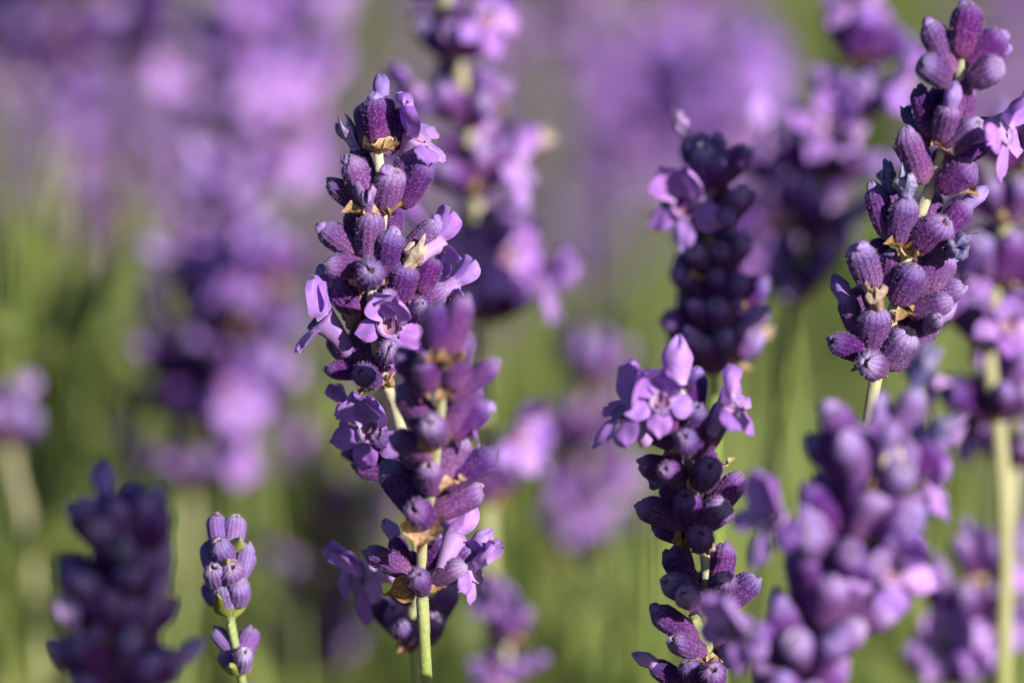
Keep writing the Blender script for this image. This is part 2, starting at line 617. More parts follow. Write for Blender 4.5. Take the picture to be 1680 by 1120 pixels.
class Spike:
    """one lavender stalk: an Empty on the ground, stem, calyces, flowers, bracts as its parts"""

    def __init__(self, name, label, group, axis, hero=True, drift=None, stem_r=.85, young=False, cat='lavender'):
        self.axis = axis
        self.hero = hero
        self.young = young
        pts = [P(*a) for a in axis]
        if drift is None:
            d = (pts[-1] - pts[-2]).normalized()
            drift = (d.x * .15 + RNG.uniform(-.01, .01), d.y * .12 + .02)
        last = pts[-1]
        foot = ground_foot(last, drift)
        d = (pts[-1] - pts[-2]).normalized()
        mid = last + d * (last.z * .25)
        mid2 = mid.lerp(foot, .5)
        mid2.x += (mid.x - foot.x) * .1
        self.base = foot
        self.e = link(name, None)
        self.e.location = foot
        self.e['label'] = label
        self.e['category'] = cat
        if group:
            self.e['group'] = group
        pl = [p - foot for p in pts + [mid, mid2, foot]]
        head = (pts[-1] - pts[0]).length
        mb = stem_mesh(pl, stem_r * .78 * MM, stem_r * MM, head * .85, hairs=1500 if hero else 0)
        link('stem', mb.mesh('stem_mesh', [M['stem'], M['stem_fuzz']]), self.e)
        self.ys = [a[1] for a in axis]
        self.ds = [a[2] for a in axis]
        self.xs = [a[0] for a in axis]
        self.i = RNG.randrange(100)

    def depth(self, y):
        return float(np.interp(y, self.ys, self.ds))

    def pick(self, key):
        self.i += 1
        return LIB[key][self.i % len(LIB[key])]

    def put(self, name, key, mtx):
        m = mtx.copy()
        m.translation -= self.base
        return link(name, self.pick(key), self.e, m)

    def calyx_world(self, a, b, width, kind='', roll=None):
        """a base, b tip, width in metres"""
        d = b - a
        L = d.length
        roll = RNG.random() * 6.28 if roll is None else roll
        yr = Matrix.Rotation(roll, 3, d.normalized()) @ d.orthogonal()
        s = width / (2 * CR)
        mtx = frame(a, d, yr, s, s, L / CL)
        key = ('calyx_young' if self.young else 'calyx') if self.hero else 'calyx_soft'
        o = self.put('calyx', key, mtx)
        if kind == 'b':
            link('corolla_bud', self.pick('bud_small'), o)
        elif kind == 'B':
            link('corolla_bud', self.pick('bud_big'), o)
        elif kind == 'H':
            link('corolla_bud', self.pick('bud_hood'), o)
        elif kind in ('w', 'l', 't', 'n'):
            k = {'w': 'wilt_blue', 'l': 'wilt_lilac', 't': 'wilt_tan', 'n': 'wilt_brown'}[kind]
            link('withered_corolla', self.pick(k), o, Matrix.Translation((0, 0, CL * .98)) @ Matrix.Rotation(RNG.uniform(-.3, .3), 4, 'X'))
        return o

    def calyx(self, bx, by, tx, ty, s=1, w=46, kind='', full=88, bd=None):
        """hand-placed calyx, photograph pixels; s +1 leans to the camera, -1 away, 0 across"""
        l2 = math.hypot(tx - bx, ty - by)
        dz = math.sqrt(max(0, full ** 2 - l2 ** 2)) * (1.0 if l2 < 36 else .55) if s else 0
        d0 = self.depth(by) + (s * 9 / PXMM if bd is None else bd / PXMM)
        sc = FOC / (FOC - d0 * MM)
        if l2 > 36:
            bx, by = bx - (tx - bx) * 7 / l2, by - (ty - by) * 7 / l2
        a = P(bx, by, d0)
        b = P(tx, ty, d0 + s * dz / PXMM / sc)
        self.calyx_world(a, b, .95 * w / PXMM * MM / sc, kind)

    def flower(self, cx, cy, bd, dir_, up, size=1.0, d_abs=None, seed=0, open_=1.0, name='flower', tube=1.0):
        """open corolla: cx, cy pixel of its throat, facing dir_, upper lip towards up (image axes)"""
        d0 = self.depth(cy) + bd / PXMM
        c = P(cx, cy, d0)
        return self.flower_world(c, I(*dir_), I(*up), size, seed, open_, name, tube)

    def flower_world(self, c, d, u, size=1.0, seed=0, open_=1.0, name='flower', tube=1.0):
        d = d.normalized()
        loc = c - d * TUBE * size * tube
        m = frame(loc, d, u, size, size, size * tube)
        o = self.put(name, 'tube', m)
        r = random.Random(seed + 5)
        R = 1.35 * MM
        z = TUBE - .15 * MM
        spec = [('upper', 68, 4), ('upper', 112, 7), ('lower', 200, 48), ('lower', 270, 58), ('lower', 340, 48)]
        for key, ang, lean in spec:
            ang = math.radians(ang + r.uniform(-9, 9))
            lean = math.radians((lean + r.uniform(-10, 10)) * open_)
            out = Vector((math.cos(ang), math.sin(ang), 0))
            run = out * math.sin(lean + .55) + Vector((0, 0, 1)) * math.cos(lean + .55)
            nrm = Vector((0, 0, 1)) * math.sin(lean + .55) - out * math.cos(lean + .55)
            mm = frame(out * R * .8 + Vector((0, 0, z - .25 * MM)), nrm, run, r.uniform(.9, 1.12), r.uniform(.88, 1.12), 1)
            link('petal', self.pick(key), o, mm)
        return o

    def bract(self, bx, by, tx, ty, s=1, w=50, key='bract', bd=0, nrm=(0, 1, .35), full=64):
        l2 = math.hypot(tx - bx, ty - by)
        dz = math.sqrt(max(0, full ** 2 - l2 ** 2)) * .62 if s else 0
        d0 = self.depth(by) + (bd + 8 * s) / PXMM
        a = P(bx, by + 4, d0)
        b = P(tx, ty, d0 + s * dz / PXMM)
        self.bract_world(a, b, I(*nrm), w * 1.15 / PXMM * MM, key)

    def bract_world(self, a, b, nrm, width, key='bract'):
        d = b - a
        m = frame(a, nrm - d.normalized() * nrm.dot(d.normalized()), d, width / (5.0 * MM), d.length / (5.2 * MM), width / (5.0 * MM))
        return self.put('bract', key, m)

    def wilt(self, bx, by, tx, ty, s=1, key='wilt_tan', w=30, bd=10, full=62):
        l2 = math.hypot(tx - bx, ty - by)
        dz = math.sqrt(max(0, full ** 2 - l2 ** 2)) if s else 0
        d0 = self.depth(by) + bd / PXMM
        a = P(bx, by, d0)
        b = P(tx, ty, d0 + s * dz / PXMM)
        d = b - a
        k = w / PXMM * MM / (1.9 * MM)
        return self.put('withered_corolla', key, frame(a, d, I(.3, .9, .2), k, k, d.length / (4.2 * MM)))

    def backfill(self, bases, n=4, w=44):
        """calyces on the far side of each whorl"""
        for (x, y) in bases:
            for k in range(n):
                a = (k + .5) / n * 2 - 1 + RNG.uniform(-.15, .15)
                tx = x + a * 48
                ty = y - RNG.uniform(22, 48)
                self.calyx(x + a * 8, y - RNG.uniform(0, 10), tx, ty, -1, w * RNG.uniform(.88, 1.05), RNG.choice(['', '', 'b']), 84)

    def whorls(self, ts, size=1.0, n=4, flowers=.2, buds=.3, seed=1, bracts=True, upright=0.0, face=None):
        """grown whorls at axis parameters ts (0 tip .. 1 last axis point)"""
        r = random.Random(seed)
        pts = catmull([P(*a) for a in self.axis], 8)
        L = [0]
        for a, b in zip(pts[:-1], pts[1:]):
            L.append(L[-1] + (b - a).length)
        phi = r.random() * 6.28
        for wi, t in enumerate(ts):
            s = t * L[-1]
            i = max(1, min(len(L) - 1, int(np.searchsorted(L, s))))
            f = (s - L[i - 1]) / max(1e-9, L[i] - L[i - 1])
            c = pts[i - 1].lerp(pts[i], f)
            up = (pts[i - 1] - pts[i]).normalized()
            x = (Vector((1, .1, 0)) - up * up.x).normalized()
            y = up.cross(x)
            phi += 1.57 + r.uniform(-.3, .3)
            top = (wi == 0)
            for cy in range(2):
                base = phi + cy * math.pi
                if bracts:
                    o = x * math.cos(base) + y * math.sin(base)
                    a = c - up * .8 * MM + o * .4 * MM
                    b = a + (o * 4.2 + up * r.uniform(.8, 2.6)) * MM * size
                    self.bract_world(a, b, up - o * .3, r.uniform(3.4, 4.8) * MM * size)
                for k in range(n):
                    az = base + ((k + .5) / n - .5) * 2.9 + r.uniform(-.2, .2)
                    el = math.radians(r.uniform(22, 66) + upright + (14 if top else 0))
                    o = x * math.cos(az) + y * math.sin(az)
                    d = o * math.cos(el) + up * math.sin(el)
                    ln = r.uniform(5.5, 6.7) * MM * size
                    a = c + o * .5 * MM + up * r.uniform(-.5, 1.0) * MM
                    b = a + d * ln
                    q = r.random()
                    kind = ''
                    fl = q < flowers
                    if not fl:
                        kind = 'b' if q < flowers + buds else ('B' if q < flowers + buds + .08 else (r.choice('wlt') if q > .95 else ''))
                    self.calyx_world(a, b, r.uniform(2.7, 3.4) * MM * size, kind, r.random() * 6)
                    if fl:
                        dd = (d + o * .4).normalized()
                        self.flower_world(b + dd * 2.2 * MM * size, dd, up + y * r.uniform(-.4, .4), size * r.uniform(.85, 1.1), r.randrange(99))


# ------------------------------------------------------------------ the setting: ground, foliage of the lavender rows
mb = MB()
n = 60
rows = []
for i in range(n + 1):
    yy = -3 + (i / n) ** 2 * 83
    rows.append([mb.vert(((j / n * 2 - 1) ** 3 * 40, yy, .012 * math.sin(7 * yy + j) - .012)) for j in range(n + 1)])
mb.grid(rows)
g = link('ground', mb.mesh('ground_mesh', [M['soil']]))
g['kind'] = 'structure'

r = random.Random(3)
mb = MB()


def blade(mb, p, d, length, width, m, bend):
    d = d.normalized()
    s = d.cross(Vector((r.uniform(-1, 1), r.uniform(-1, 1), .2))).normalized() * width / 2
    a0, a1 = mb.vert(p - s * .6), mb.vert(p + s * .6)
    q = p + d * length * .5 + bend * .3
    b0, b1 = mb.vert(q - s), mb.vert(q + s)
    e = mb.vert(p + d * length + bend)
    mb.face((a0, a1, b1, b0), m)
    mb.face((b0, b1, e), m)


for k in range(34000):
    dist = .14 + 3.6 * r.random() ** 1.25            # beyond the plane of focus
    half = .06 * (1 + dist / FOC) * 1.7 + .06
    x = r.uniform(-half, half)
    y = dist
    if math.sin(x * 31 + y * 5) + math.sin(y * 13 - x * 17) + .8 * math.sin(x * 61 + 2) < -.55:
        continue
    h = r.uniform(.05, .40) * (1 - .12 * dist / 3.6) + .05 * math.sin(x * 9 + y * 6) + .03 * math.sin(y * 17)
    h = max(.03, h)
    d = Vector((r.uniform(-.45, .45), r.uniform(-.45, .45), 1))
    bend = Vector((r.uniform(-1, 1), r.uniform(-1, 1), -.2)) * .008
    blade(mb, Vector((x, y, h)), d, r.uniform(.03, .06), r.uniform(.003, .0055), 0, bend)
for k in range(2200):                                 # bare flower stalks of the rows behind
    dist = .16 + 3.0 * r.random() ** 1.4
    half = .06 * (1 + dist / FOC) * 1.6 + .05
    x = r.uniform(-half, half)
    h = r.uniform(.30, .50) - .03 * dist
    blade(mb, Vector((x, dist, 0)), Vector((r.uniform(-.12, .12), r.uniform(-.1, .1), 1)), h, .0026, 1, Vector((r.uniform(-.02, .02), 0, 0)))
for px, d, nn, spread, top in [(90, -170, 10, 60, 150), (150, -200, 12, 60, 230), (40, -150, 8, 50, 300), (520, -170, 10, 40, 480), (480, -220, 8, 60, 380), (1040, -150, 9, 40, 640), (1010, -200, 8, 50, 820),
                               (880, -220, 10, 60, 480), (640, -210, 8, 60, 600), (920, -160, 7, 50, 900), (1560, -160, 8, 60, 620), (1500, -200, 8, 60, 100), (1260, -220, 8, 60, 60), (60, -120, 6, 30, 760), (800, -180, 8, 50, 860)]:
    for q in range(nn):
        t = P(px + r.uniform(-spread, spread), top + r.uniform(-60, 120), d + r.uniform(-50, 25))
        foot = Vector((t.x + r.uniform(-.02, .02), t.y + r.uniform(-.02, .03), 0))
        blade(mb, foot, t - foot, (t - foot).length, .0036, 1, Vector((0, 0, 0)))
        for z in range(7):
            f = r.uniform(.35, .95)
            blade(mb, foot.lerp(t, f), Vector((r.uniform(-.7, .7), r.uniform(-.7, .7), 1)), r.uniform(.025, .05), r.uniform(.003, .005), 0, Vector((0, 0, -.004)))
fo = link('lavender_foliage', mb.mesh('lavender_foliage_mesh', [M['leaf'], M['fstem']]))
fo['kind'] = 'stuff'
fo['label'] = 'blurred green mass of narrow lavender leaves and stalks behind the flowers'
fo['category'] = 'foliage'

# ------------------------------------------------------------------ the sharp stalks
# A: the tall one with the tip petals
A = Spike('lavender_stalk', 'tall sharp purple lavender stalk topped by a single upright closed lilac bud', 'lavender stalks',
          [(621, 205, 0), (620, 245, 0), (628, 350, 0), (612, 440, -1), (612, 520, -2), (626, 610, -4), (648, 665, -6), (672, 770, -9), (686, 900, -13), (682, 1050, -17), (684, 1130, -19)])
for c in [(620, 236, 614, 162, 0, 50, 'b'), (632, 232, 627, 160, -1, 44, 'B'), (642, 240, 668, 178, -1, 40), (608, 238, 600, 175, -1, 40),
          (608, 318, 586, 246, -1, 42, 'l'), (606, 338, 575, 264, 1, 50, 'b'), (604, 348, 541, 300, 0, 38), (632, 340, 640, 282, 1, 56, 'b'),
          (655, 325, 672, 256, 0, 46), (662, 334, 700, 268, 1, 44, 'b'),
          (598, 408, 576, 348, -1, 42), (606, 424, 604, 350, 1, 50, 'l'), (640, 398, 644, 338, -1, 40), (592, 418, 529, 374, 0, 46, 'b'),
          (598, 440, 538, 432, 1, 42), (606, 462, 606, 436, 1, 52), (632, 446, 650, 382, 1, 50, 'b'), (665, 418, 718, 366, 0, 44, 'b'),
          (655, 494, 668, 436, 1, 50), (692, 478, 706, 424, 0, 44), (588, 512, 545, 468, 0, 46, 'B'), (575, 592, 546, 553, -1, 38),
          (660, 516, 728, 474, 0, 46), (678, 532, 691, 500, 1, 34), (700, 520, 738, 470, -1, 40, 'B'), (650, 512, 630, 482, 1, 40, 'b'),
          (612, 592, 552, 560, 0, 40), (616, 606, 538, 608, 0, 36), (616, 624, 598, 612, 1, 44), (612, 574, 586, 552, -1, 44), (640, 584, 652, 536, 1, 46),
          (660, 600, 690, 560, -1, 44), (630, 600, 640, 570, 1, 44), (600, 560, 590, 500, -1, 40),
          (645, 748, 568, 745, -1, 34), (655, 764, 585, 772, 0, 42), (650, 745, 618, 716, 1, 44), (665, 740, 690, 700, -1, 44),
          (672, 1042, 615, 986, 0, 44, 'B'), (676, 1052, 662, 1024, 1, 42), (696, 1044, 738, 962, 0, 40, 'B'), (702, 1046, 716, 1012, 1, 40),
          (676, 1036, 656, 960, -1, 44, 'b'), (690, 1040, 705, 985, -1, 40), (660, 1036, 640, 1000, 1, 38)]:
    A.calyx(*c)
A.flower(686, 222, 10, (.35, .75, .4), (-.7, .5, .35), 1.08, seed=3)
A.flower(524, 522, 4, (-.6, .7, .25), (.6, .6, .35), 1.2, seed=4)
A.flower(640, 534, 62, (-.1, .12, 1), (0, 1, 0), 1.0, seed=11, tube=1.1)
A.flower(722, 398, -10, (.6, .5, -.4), (-.3, .8, .4), .9, seed=8)
A.flower(748, 470, -20, (.7, .3, -.3), (-.2, .9, .3), .8, seed=9)
A.flower(606, 706, 34, (-.35, .1, .9), (.1, 1, .1), 1.08, seed=15)
A.flower(566, 664, -20, (-.8, .2, -.4), (.1, 1, 0), .7, seed=5)
A.flower(585, 945, 10, (-.85, .0, .55), (.15, 1, .1), 1.25, seed=21)
A.wilt(664, 446, 694, 396, 1, 'wilt_tan', 30, 30)
A.wilt(600, 540, 566, 518, 1, 'wilt_brown', 26, 10, 46)
for b in [(622, 250, 612, 232, 1, 56), (630, 246, 655, 232, 1, 40), (632, 350, 682, 322, 1, 52), (606, 350, 560, 344, 1, 44), (612, 352, 596, 346, 1, 40),
          (604, 470, 600, 464, 1, 62), (598, 424, 556, 412, -1, 40), (640, 500, 680, 500, 1, 36), (614, 634, 600, 632, 1, 60), (622, 636, 640, 628, 1, 46),
          (600, 636, 588, 650, 1, 22), (676, 1062, 650, 1068, 1, 40), (690, 1060, 716, 1048, 1, 40), (655, 760, 640, 752, 1, 40), (600, 466, 590, 490, 1, 16)]:
    A.bract(*b)
A.backfill([(622, 244), (630, 345), (612, 430), (618, 510), (626, 615), (655, 755), (684, 1045)], 3)

# F: the nearer stalk that crosses A's lower half
F = Spike('lavender_stalk', 'lavender stalk with pale stem crossing in front, papery tan bract above its bottom whorl', 'lavender stalks',
          [(735, 574, 22), (734, 590, 21.5), (726, 640, 18), (720, 700, 15), (708, 800, 9), (694, 872, 4), (692, 950, 1), (696, 1040, 0), (701, 1130, -1)], stem_r=.8)
for c in [(738, 578, 760, 490, 0, 46), (724, 582, 712, 502, 0, 56), (702, 642, 656, 578, 0, 48), (746, 634, 744, 556, 1, 56), (742, 652, 812, 594, 0, 40),
          (705, 630, 690, 590, 1, 44), (712, 712, 662, 636, 0, 56), (722, 722, 704, 692, 1, 50), (736, 706, 780, 624, 0, 50), (738, 714, 798, 664, 0, 50, 'b'),
          (706, 744, 645, 716, 0, 46), (722, 792, 752, 714, 0, 60), (728, 794, 810, 744, 0, 48), (708, 802, 704, 764, 1, 44),
          (695, 846, 638, 762, 0, 60), (702, 856, 684, 830, 1, 50), (718, 838, 788, 804, 0, 50), (735, 590, 735, 520, -1, 44), (700, 760, 668, 744, -1, 44), (705, 830, 745, 780, -1, 40),
          (668, 938, 602, 904, 0, 42), (664, 934, 648, 880, -1, 36, 'B'), (690, 968, 686, 944, 1, 42), (704, 954, 728, 884, 0, 46, 'b'), (722, 950, 776, 902, 0, 50, 'B'),
          (700, 936, 712, 868, -1, 40), (712, 950, 760, 930, 1, 42)]:
    F.calyx(*c)
F.flower(748, 884, -35, (.3, .7, -.5), (-.3, .8, .5), 1.05, seed=2)
F.flower(782, 936, 10, (.85, .2, .35), (-.1, 1, .1), .95, seed=6)
F.flower(776, 704, -10, (.8, .5, -.2), (-.4, .8, 0), .45, seed=7)
for b in [(720, 800, 765, 782, 1, 42), (692, 842, 685, 914, 0, 60, 'bract', 20, (.1, .1, 1)), (735, 594, 700, 586, 1, 50), (740, 594, 765, 588, 1, 40),
          (720, 655, 740, 645, 1, 40), (722, 722, 745, 716, 1, 44), (705, 742, 690, 728, 1, 50), (705, 856, 725, 850, 1, 40),
          (684, 958, 622, 978, 1, 44, 'bract', 10, (-.3, .1, 1)), (700, 972, 735, 958, 1, 40), (692, 974, 700, 968, 1, 44)]:
    F.bract(*b)
F.backfill([(736, 584), (722, 712), (706, 800), (693, 958)], 3)

# R: right-hand stalk
R = Spike('lavender_stalk', 'sharp purple lavender stalk leaning right with fuzzy yellow-green stem and shrivelled blue flowers', 'lavender stalks',
          [(1584, 60, 9), (1580, 95, 8.5), (1562, 190, 6), (1540, 270, 3.5), (1512, 345, 1.5), (1486, 425, 0), (1464, 520, -1), (1440, 605, -2), (1426, 690, -4), (1412, 800, -7), (1378, 960, -11), (1330, 1150, -16)], stem_r=.95)
for c in [(1578, 90, 1586, 10, 0, 56, 'b'), (1562, 114, 1524, 40, 0, 46, 'b'), (1590, 108, 1642, 56, 0, 56, 'b'), (1600, 130, 1638, 112, 1, 52), (1548, 128, 1512, 100, 1, 50),
          (1562, 196, 1580, 112, 1, 36, 'B'), (1526, 218, 1508, 146, 0, 40), (1545, 226, 1560, 172, 1, 46, 'B'), (1582, 202, 1590, 146, 0, 32, 'b'), (1532, 200, 1540, 142, -1, 30),
          (1556, 244, 1604, 202, 1, 46), (1552, 266, 1622, 224, 0, 52, 'b'), (1514, 294, 1494, 216, 1, 50, 'b'), (1545, 306, 1596, 272, 1, 56), (1525, 230, 1500, 205, -1, 40, 'w'),
          (1580, 250, 1620, 200, -1, 40),
          (1458, 384, 1428, 310, 0, 42, 'b'), (1474, 394, 1488, 328, 1, 50, 'w'), (1472, 374, 1456, 312, -1, 42, 'w'), (1508, 400, 1544, 360, 1, 58), (1538, 388, 1586, 336, 0, 44, 'B'),
          (1518, 372, 1534, 318, -1, 36), (1495, 395, 1500, 350, -1, 40),
          (1430, 470, 1412, 404, 1, 54, 'b'), (1456, 470, 1466, 414, 0, 40), (1474, 494, 1502, 438, 1, 54), (1506, 474, 1540, 412, 0, 46), (1532, 476, 1560, 424, 0, 38, 'b'), (1500, 430, 1555, 408, -1, 40, 'w'),
          (1504, 500, 1578, 470, 0, 44), (1498, 512, 1558, 494, 1, 44), (1520, 540, 1540, 524, 1, 30), (1450, 440, 1440, 400, -1, 40),
          (1410, 548, 1386, 488, 0, 40, 'B'), (1430, 566, 1440, 508, 1, 56, 't'), (1416, 536, 1404, 478, -1, 42), (1424, 580, 1364, 556, 1, 46), (1442, 606, 1422, 588, 1, 50),
          (1456, 596, 1490, 546, 1, 58), (1478, 578, 1532, 524, 0, 52, 'B'), (1468, 546, 1482, 506, -1, 44), (1450, 560, 1465, 510, -1, 40)]:
    R.calyx(*c)
R.flower(1652, 212, 24, (.85, .2, .4), (-.1, 1, 0), 1.25, seed=13)
R.flower(1640, 100, -20, (.9, .2, -.2), (0, 1, 0), .5, seed=14)
for b in [(1535, 232, 1566, 252, 1, 34), (1540, 308, 1608, 318, 0, 40), (1500, 300, 1462, 236, -1, 14), (1490, 408, 1450, 396, 1, 40), (1490, 414, 1505, 424, 1, 44), (1440, 482, 1390, 438, -1, 14),
          (1478, 510, 1500, 514, 1, 60, 'bract', 6, (0, .5, .8)), (1440, 612, 1430, 618, 1, 44), (1450, 606, 1484, 592, 1, 36), (1530, 405, 1555, 400, 1, 30), (1420, 600, 1395, 608, 1, 20)]:
    R.bract(*b)
R.wilt(1560, 412, 1578, 396, 1, 'wilt_blue', 34, 16)
R.backfill([(1572, 115), (1545, 225), (1530, 295), (1495, 395), (1470, 480), (1442, 590)], 3)

# C: shaded stalk with the open flowers at its tip
C = Spike('lavender_stalk', 'mostly shaded dark purple lavender stalk with open lilac flowers crowning its tip', 'lavender stalks',
          [(1118, 640, 12), (1122, 690, 10), (1130, 760, 5), (1140, 830, 2), (1155, 900, 0), (1160, 950, 0), (1158, 1010, -1), (1166, 1080, -2), (1188, 1140, -3)], stem_r=.85)
for c in [(1116, 690, 1112, 622, 0, 42, 'H'), (1136, 686, 1142, 612, 0, 42, 'b'), (1090, 688, 1066, 622, 0, 40, 'b'), (1132, 708, 1148, 666, 1, 42), (1110, 726, 1048, 700, 0, 42), (1120, 742, 1086, 692, 0, 46),
          (1150, 734, 1174, 688, 0, 46), (1140, 742, 1122, 716, 1, 46), (1164, 720, 1190, 660, 0, 42, 'B'), (1100, 700, 1080, 668, 1, 40),
          (1116, 774, 1050, 764, 0, 44), (1126, 800, 1098, 748, -1, 46), (1148, 794, 1166, 764, 1, 52), (1120, 780, 1090, 770, 1, 40),
          (1122, 830, 1092, 796, -1, 46, 'w'), (1118, 858, 1054, 822, 0, 46), (1136, 866, 1124, 812, 1, 50), (1152, 856, 1192, 828, 1, 52), (1172, 836, 1214, 782, 0, 46), (1124, 886, 1074, 866, 0, 30),
          (1150, 892, 1150, 882, 1, 46), (1160, 840, 1170, 790, -1, 44),
          (1134, 956, 1096, 906, 0, 42), (1140, 972, 1092, 954, 1, 48), (1176, 966, 1190, 894, 0, 50), (1174, 974, 1190, 948, 1, 44, 'b'), (1190, 988, 1238, 946, 0, 48), (1128, 940, 1112, 896, -1, 36), (1150, 985, 1120, 975, 1, 44),
          (1142, 1046, 1074, 1002, 0, 46, 'b'), (1150, 1068, 1100, 1052, 1, 42), (1120, 1122, 1072, 1088, 0, 38, 'B'), (1172, 1130, 1170, 1098, 1, 46), (1180, 1060, 1215, 1020, 0, 44), (1190, 1080, 1225, 1060, 1, 44), (1150, 1120, 1130, 1090, 1, 42)]:
    C.calyx(*c)
C.flower(1024, 672, 5, (-.45, .65, .45), (.75, .65, .1), 1.15, seed=31)
C.flower(1084, 656, 30, (-.1, .3, .95), (0, 1, -.2), .95, seed=32)
C.flower(1202, 660, 15, (.45, .65, .45), (-.75, .65, .1), 1.05, seed=33)
for b in [(1118, 744, 1120, 738, 1, 50), (1165, 790, 1205, 748, 1, 26), (1130, 896, 1118, 892, 1, 56), (1150, 900, 1165, 906, 1, 40), (1155, 1000, 1148, 992, 1, 40), (1165, 1086, 1130, 1078, 1, 44), (1170, 1086, 1196, 1080, 1, 40),
          (1110, 968, 1080, 948, -1, 10), (1160, 1090, 1164, 1108, 1, 16)]:
    C.bract(*b)
C.wilt(1140, 1000, 1156, 990, 1, 'wilt_brown', 24, 20, 40)
C.backfill([(1122, 735), (1132, 785), (1142, 865), (1158, 980), (1164, 1070)], 3)

# S: small young stalk
S = Spike('lavender_stalk', 'small young lavender stalk with bluish lilac buds held in yellow-green bracts', 'lavender stalks',
          [(370, 880, -6), (372, 930, -6), (376, 985, -7), (384, 1050, -8), (394, 1100, -9), (400, 1130, -10)], stem_r=.62, young=True)
for c in [(360, 898, 352, 846, 0, 34), (382, 892, 389, 848, 0, 34), (348, 930, 338, 890, -1, 30), (374, 922, 362, 892, 1, 36), (396, 934, 406, 892, 0, 30), (362, 962, 345, 932, 1, 36),
          (384, 952, 376, 934, 1, 36), (394, 948, 412, 908, 0, 26), (376, 992, 360, 958, 1, 42), (386, 990, 396, 956, 1, 38), (356, 988, 340, 962, -1, 30), (380, 960, 392, 920, -1, 34), (366, 930, 372, 890, -1, 32),
          (388, 1074, 352, 1032, 0, 28), (388, 1098, 371, 1066, 0, 32), (396, 1080, 410, 1030, 0, 32), (396, 1098, 400, 1068, 1, 32)]:
    S.calyx(*(c[:5] + (c[5] * 1.12,)), full=56)
for b in [(378, 1010, 356, 972, 1, 44), (384, 1008, 408, 930, 0, 26), (376, 938, 372, 920, 1, 40), (384, 904, 394, 880, 1, 26), (392, 1104, 376, 1090, 1, 30), (396, 1104, 414, 1056, 0, 22)]:
    S.bract(*b, key='bract_green', nrm=(0, .4, -.9), bd=16)

# ------------------------------------------------------------------ soft stalks that can be told apart


def soft(label, axis, ts, size=1.0, n=4, flowers=.2, buds=.3, seed=1, group='blurred lavender stalks', **kw):
    up = kw.pop('upright', 0)
    s = Spike('lavender_stalk', label, group, axis, hero=False, **kw)
    s.whorls(ts, size, n, flowers, buds, seed, upright=up)
    return s


sp = soft('large blurred lavender stalk in front of the shaded one, open lilac flower at its side',
          [(1442, 750, 37), (1428, 810, 37), (1395, 900, 36), (1345, 1020, 35), (1300, 1150, 34), (1285, 1230, 33)], [.13, .27, .42, .57, .72, .88], 1.32, 5, 0, .45, 11)
for c in [(1408, 770, 1366, 668, 1, 62, 'b'), (1466, 752, 1500, 640, 0, 60, 'w'), (1430, 770, 1470, 700, -1, 60), (1400, 780, 1330, 720, 0, 60), (1480, 790, 1540, 720, 1, 62, 'b')]:
    sp.calyx(*c, full=120)
sp.flower(1466, 936, 60, (.25, .0, 1), (.1, 1, 0), 1.25, seed=41)
sp.flower(1262, 850, 40, (-.6, .5, .6), (.3, 1, 0), 1.2, seed=42)
sp.flower(1535, 800, -20, (.7, .6, .2), (-.6, .6, 0), .9, seed=43)
sp.flower(1200, 1030, 40, (-.6, .1, .8), (.2, 1, 0), 1.2, seed=44)
soft('dark blurred lavender stalk standing in deep shade beside the small young stalk',
     [(205, 890, 42), (205, 960, 41), (200, 1040, 40), (192, 1150, 39), (188, 1230, 38)], [.06, .28, .50, .72, .94], 1.2, 5, 0, .35, 12)
sp = soft('blurred lavender stalk standing close behind the tall sharp one, with its lowest whorl set apart',
          [(722, -70, -62), (735, 20, -64), (762, 160, -67), (780, 320, -70), (788, 480, -72), (790, 640, -76), (800, 800, -80), (806, 1130, -88)], [.03, .13, .22, .31, .40, .48], 1.15, 4, .22, .4, 13, stem_r=1.15)
sp.whorls([.735], 1.1, 3, .25, .3, 14)
sp.flower(852, 272, 20, (.8, .5, .4), (-.2, 1, 0), 1.2, seed=51)
sp.flower(838, 420, 40, (.5, .3, .8), (-.2, 1, 0), 1.3, seed=52)
sp.flower(858, 715, 40, (.6, .3, .7), (-.2, 1, 0), 1.2, seed=53)
sp = soft('slightly blurred lavender stalk behind the shaded one, lilac flower on its lit tip',
          [(1162, 300, -28), (1160, 350, -29), (1165, 440, -31), (1170, 540, -33), (1172, 680, -36)], [.04, .20, .38, .52, .66, .80], 1.05, 4, 0, .3, 16)
sp.flower(1122, 336, 62, (-.35, .2, .9), (0, 1, 0), 1.2, seed=55)
soft('strongly blurred lavender stalk tilting beside the sharp leaning one, tan bracts showing',
     [(1412, 80, -75), (1390, 170, -76), (1355, 290, -78), (1322, 400, -80), (1300, 490, -82), (1285, 620, -85)], [.04, .20, .38, .56, .74], 1.15, 4, .18, .4, 17)
sp = soft('dark blurred lavender stalk close behind the leaning stalk with shrivelled blue flowers',
          [(1672, 235, -46), (1655, 340, -47), (1635, 460, -48), (1622, 580, -50), (1640, 720, -52), (1650, 900, -54), (1645, 1130, -58)], [.04, .14, .25, .36, .50], 1.15, 4, .22, .3, 18, stem_r=1.2)
soft('blurred lavender stalk with bright thick green stem beside the large front stalk',
     [(1690, 560, -62), (1680, 640, -62), (1668, 720, -63), (1650, 900, -66), (1640, 1130, -70)], [.05, .20, .34], 1.15, 4, .3, .3, 19, stem_r=1.2)
soft('blurred lilac-purple lavender stalk low behind the large front stalk',
     [(1612, 930, -70), (1590, 1000, -71), (1560, 1090, -73), (1540, 1180, -75)], [.08, .4, .72], 1.1, 4, .2, .3, 20)
soft('pale blurred bud stalk low behind the papery bract',
     [(828, 1010, -80), (830, 1070, -81), (836, 1180, -84)], [.2, .6], .75, 3, .05, .4, 21)
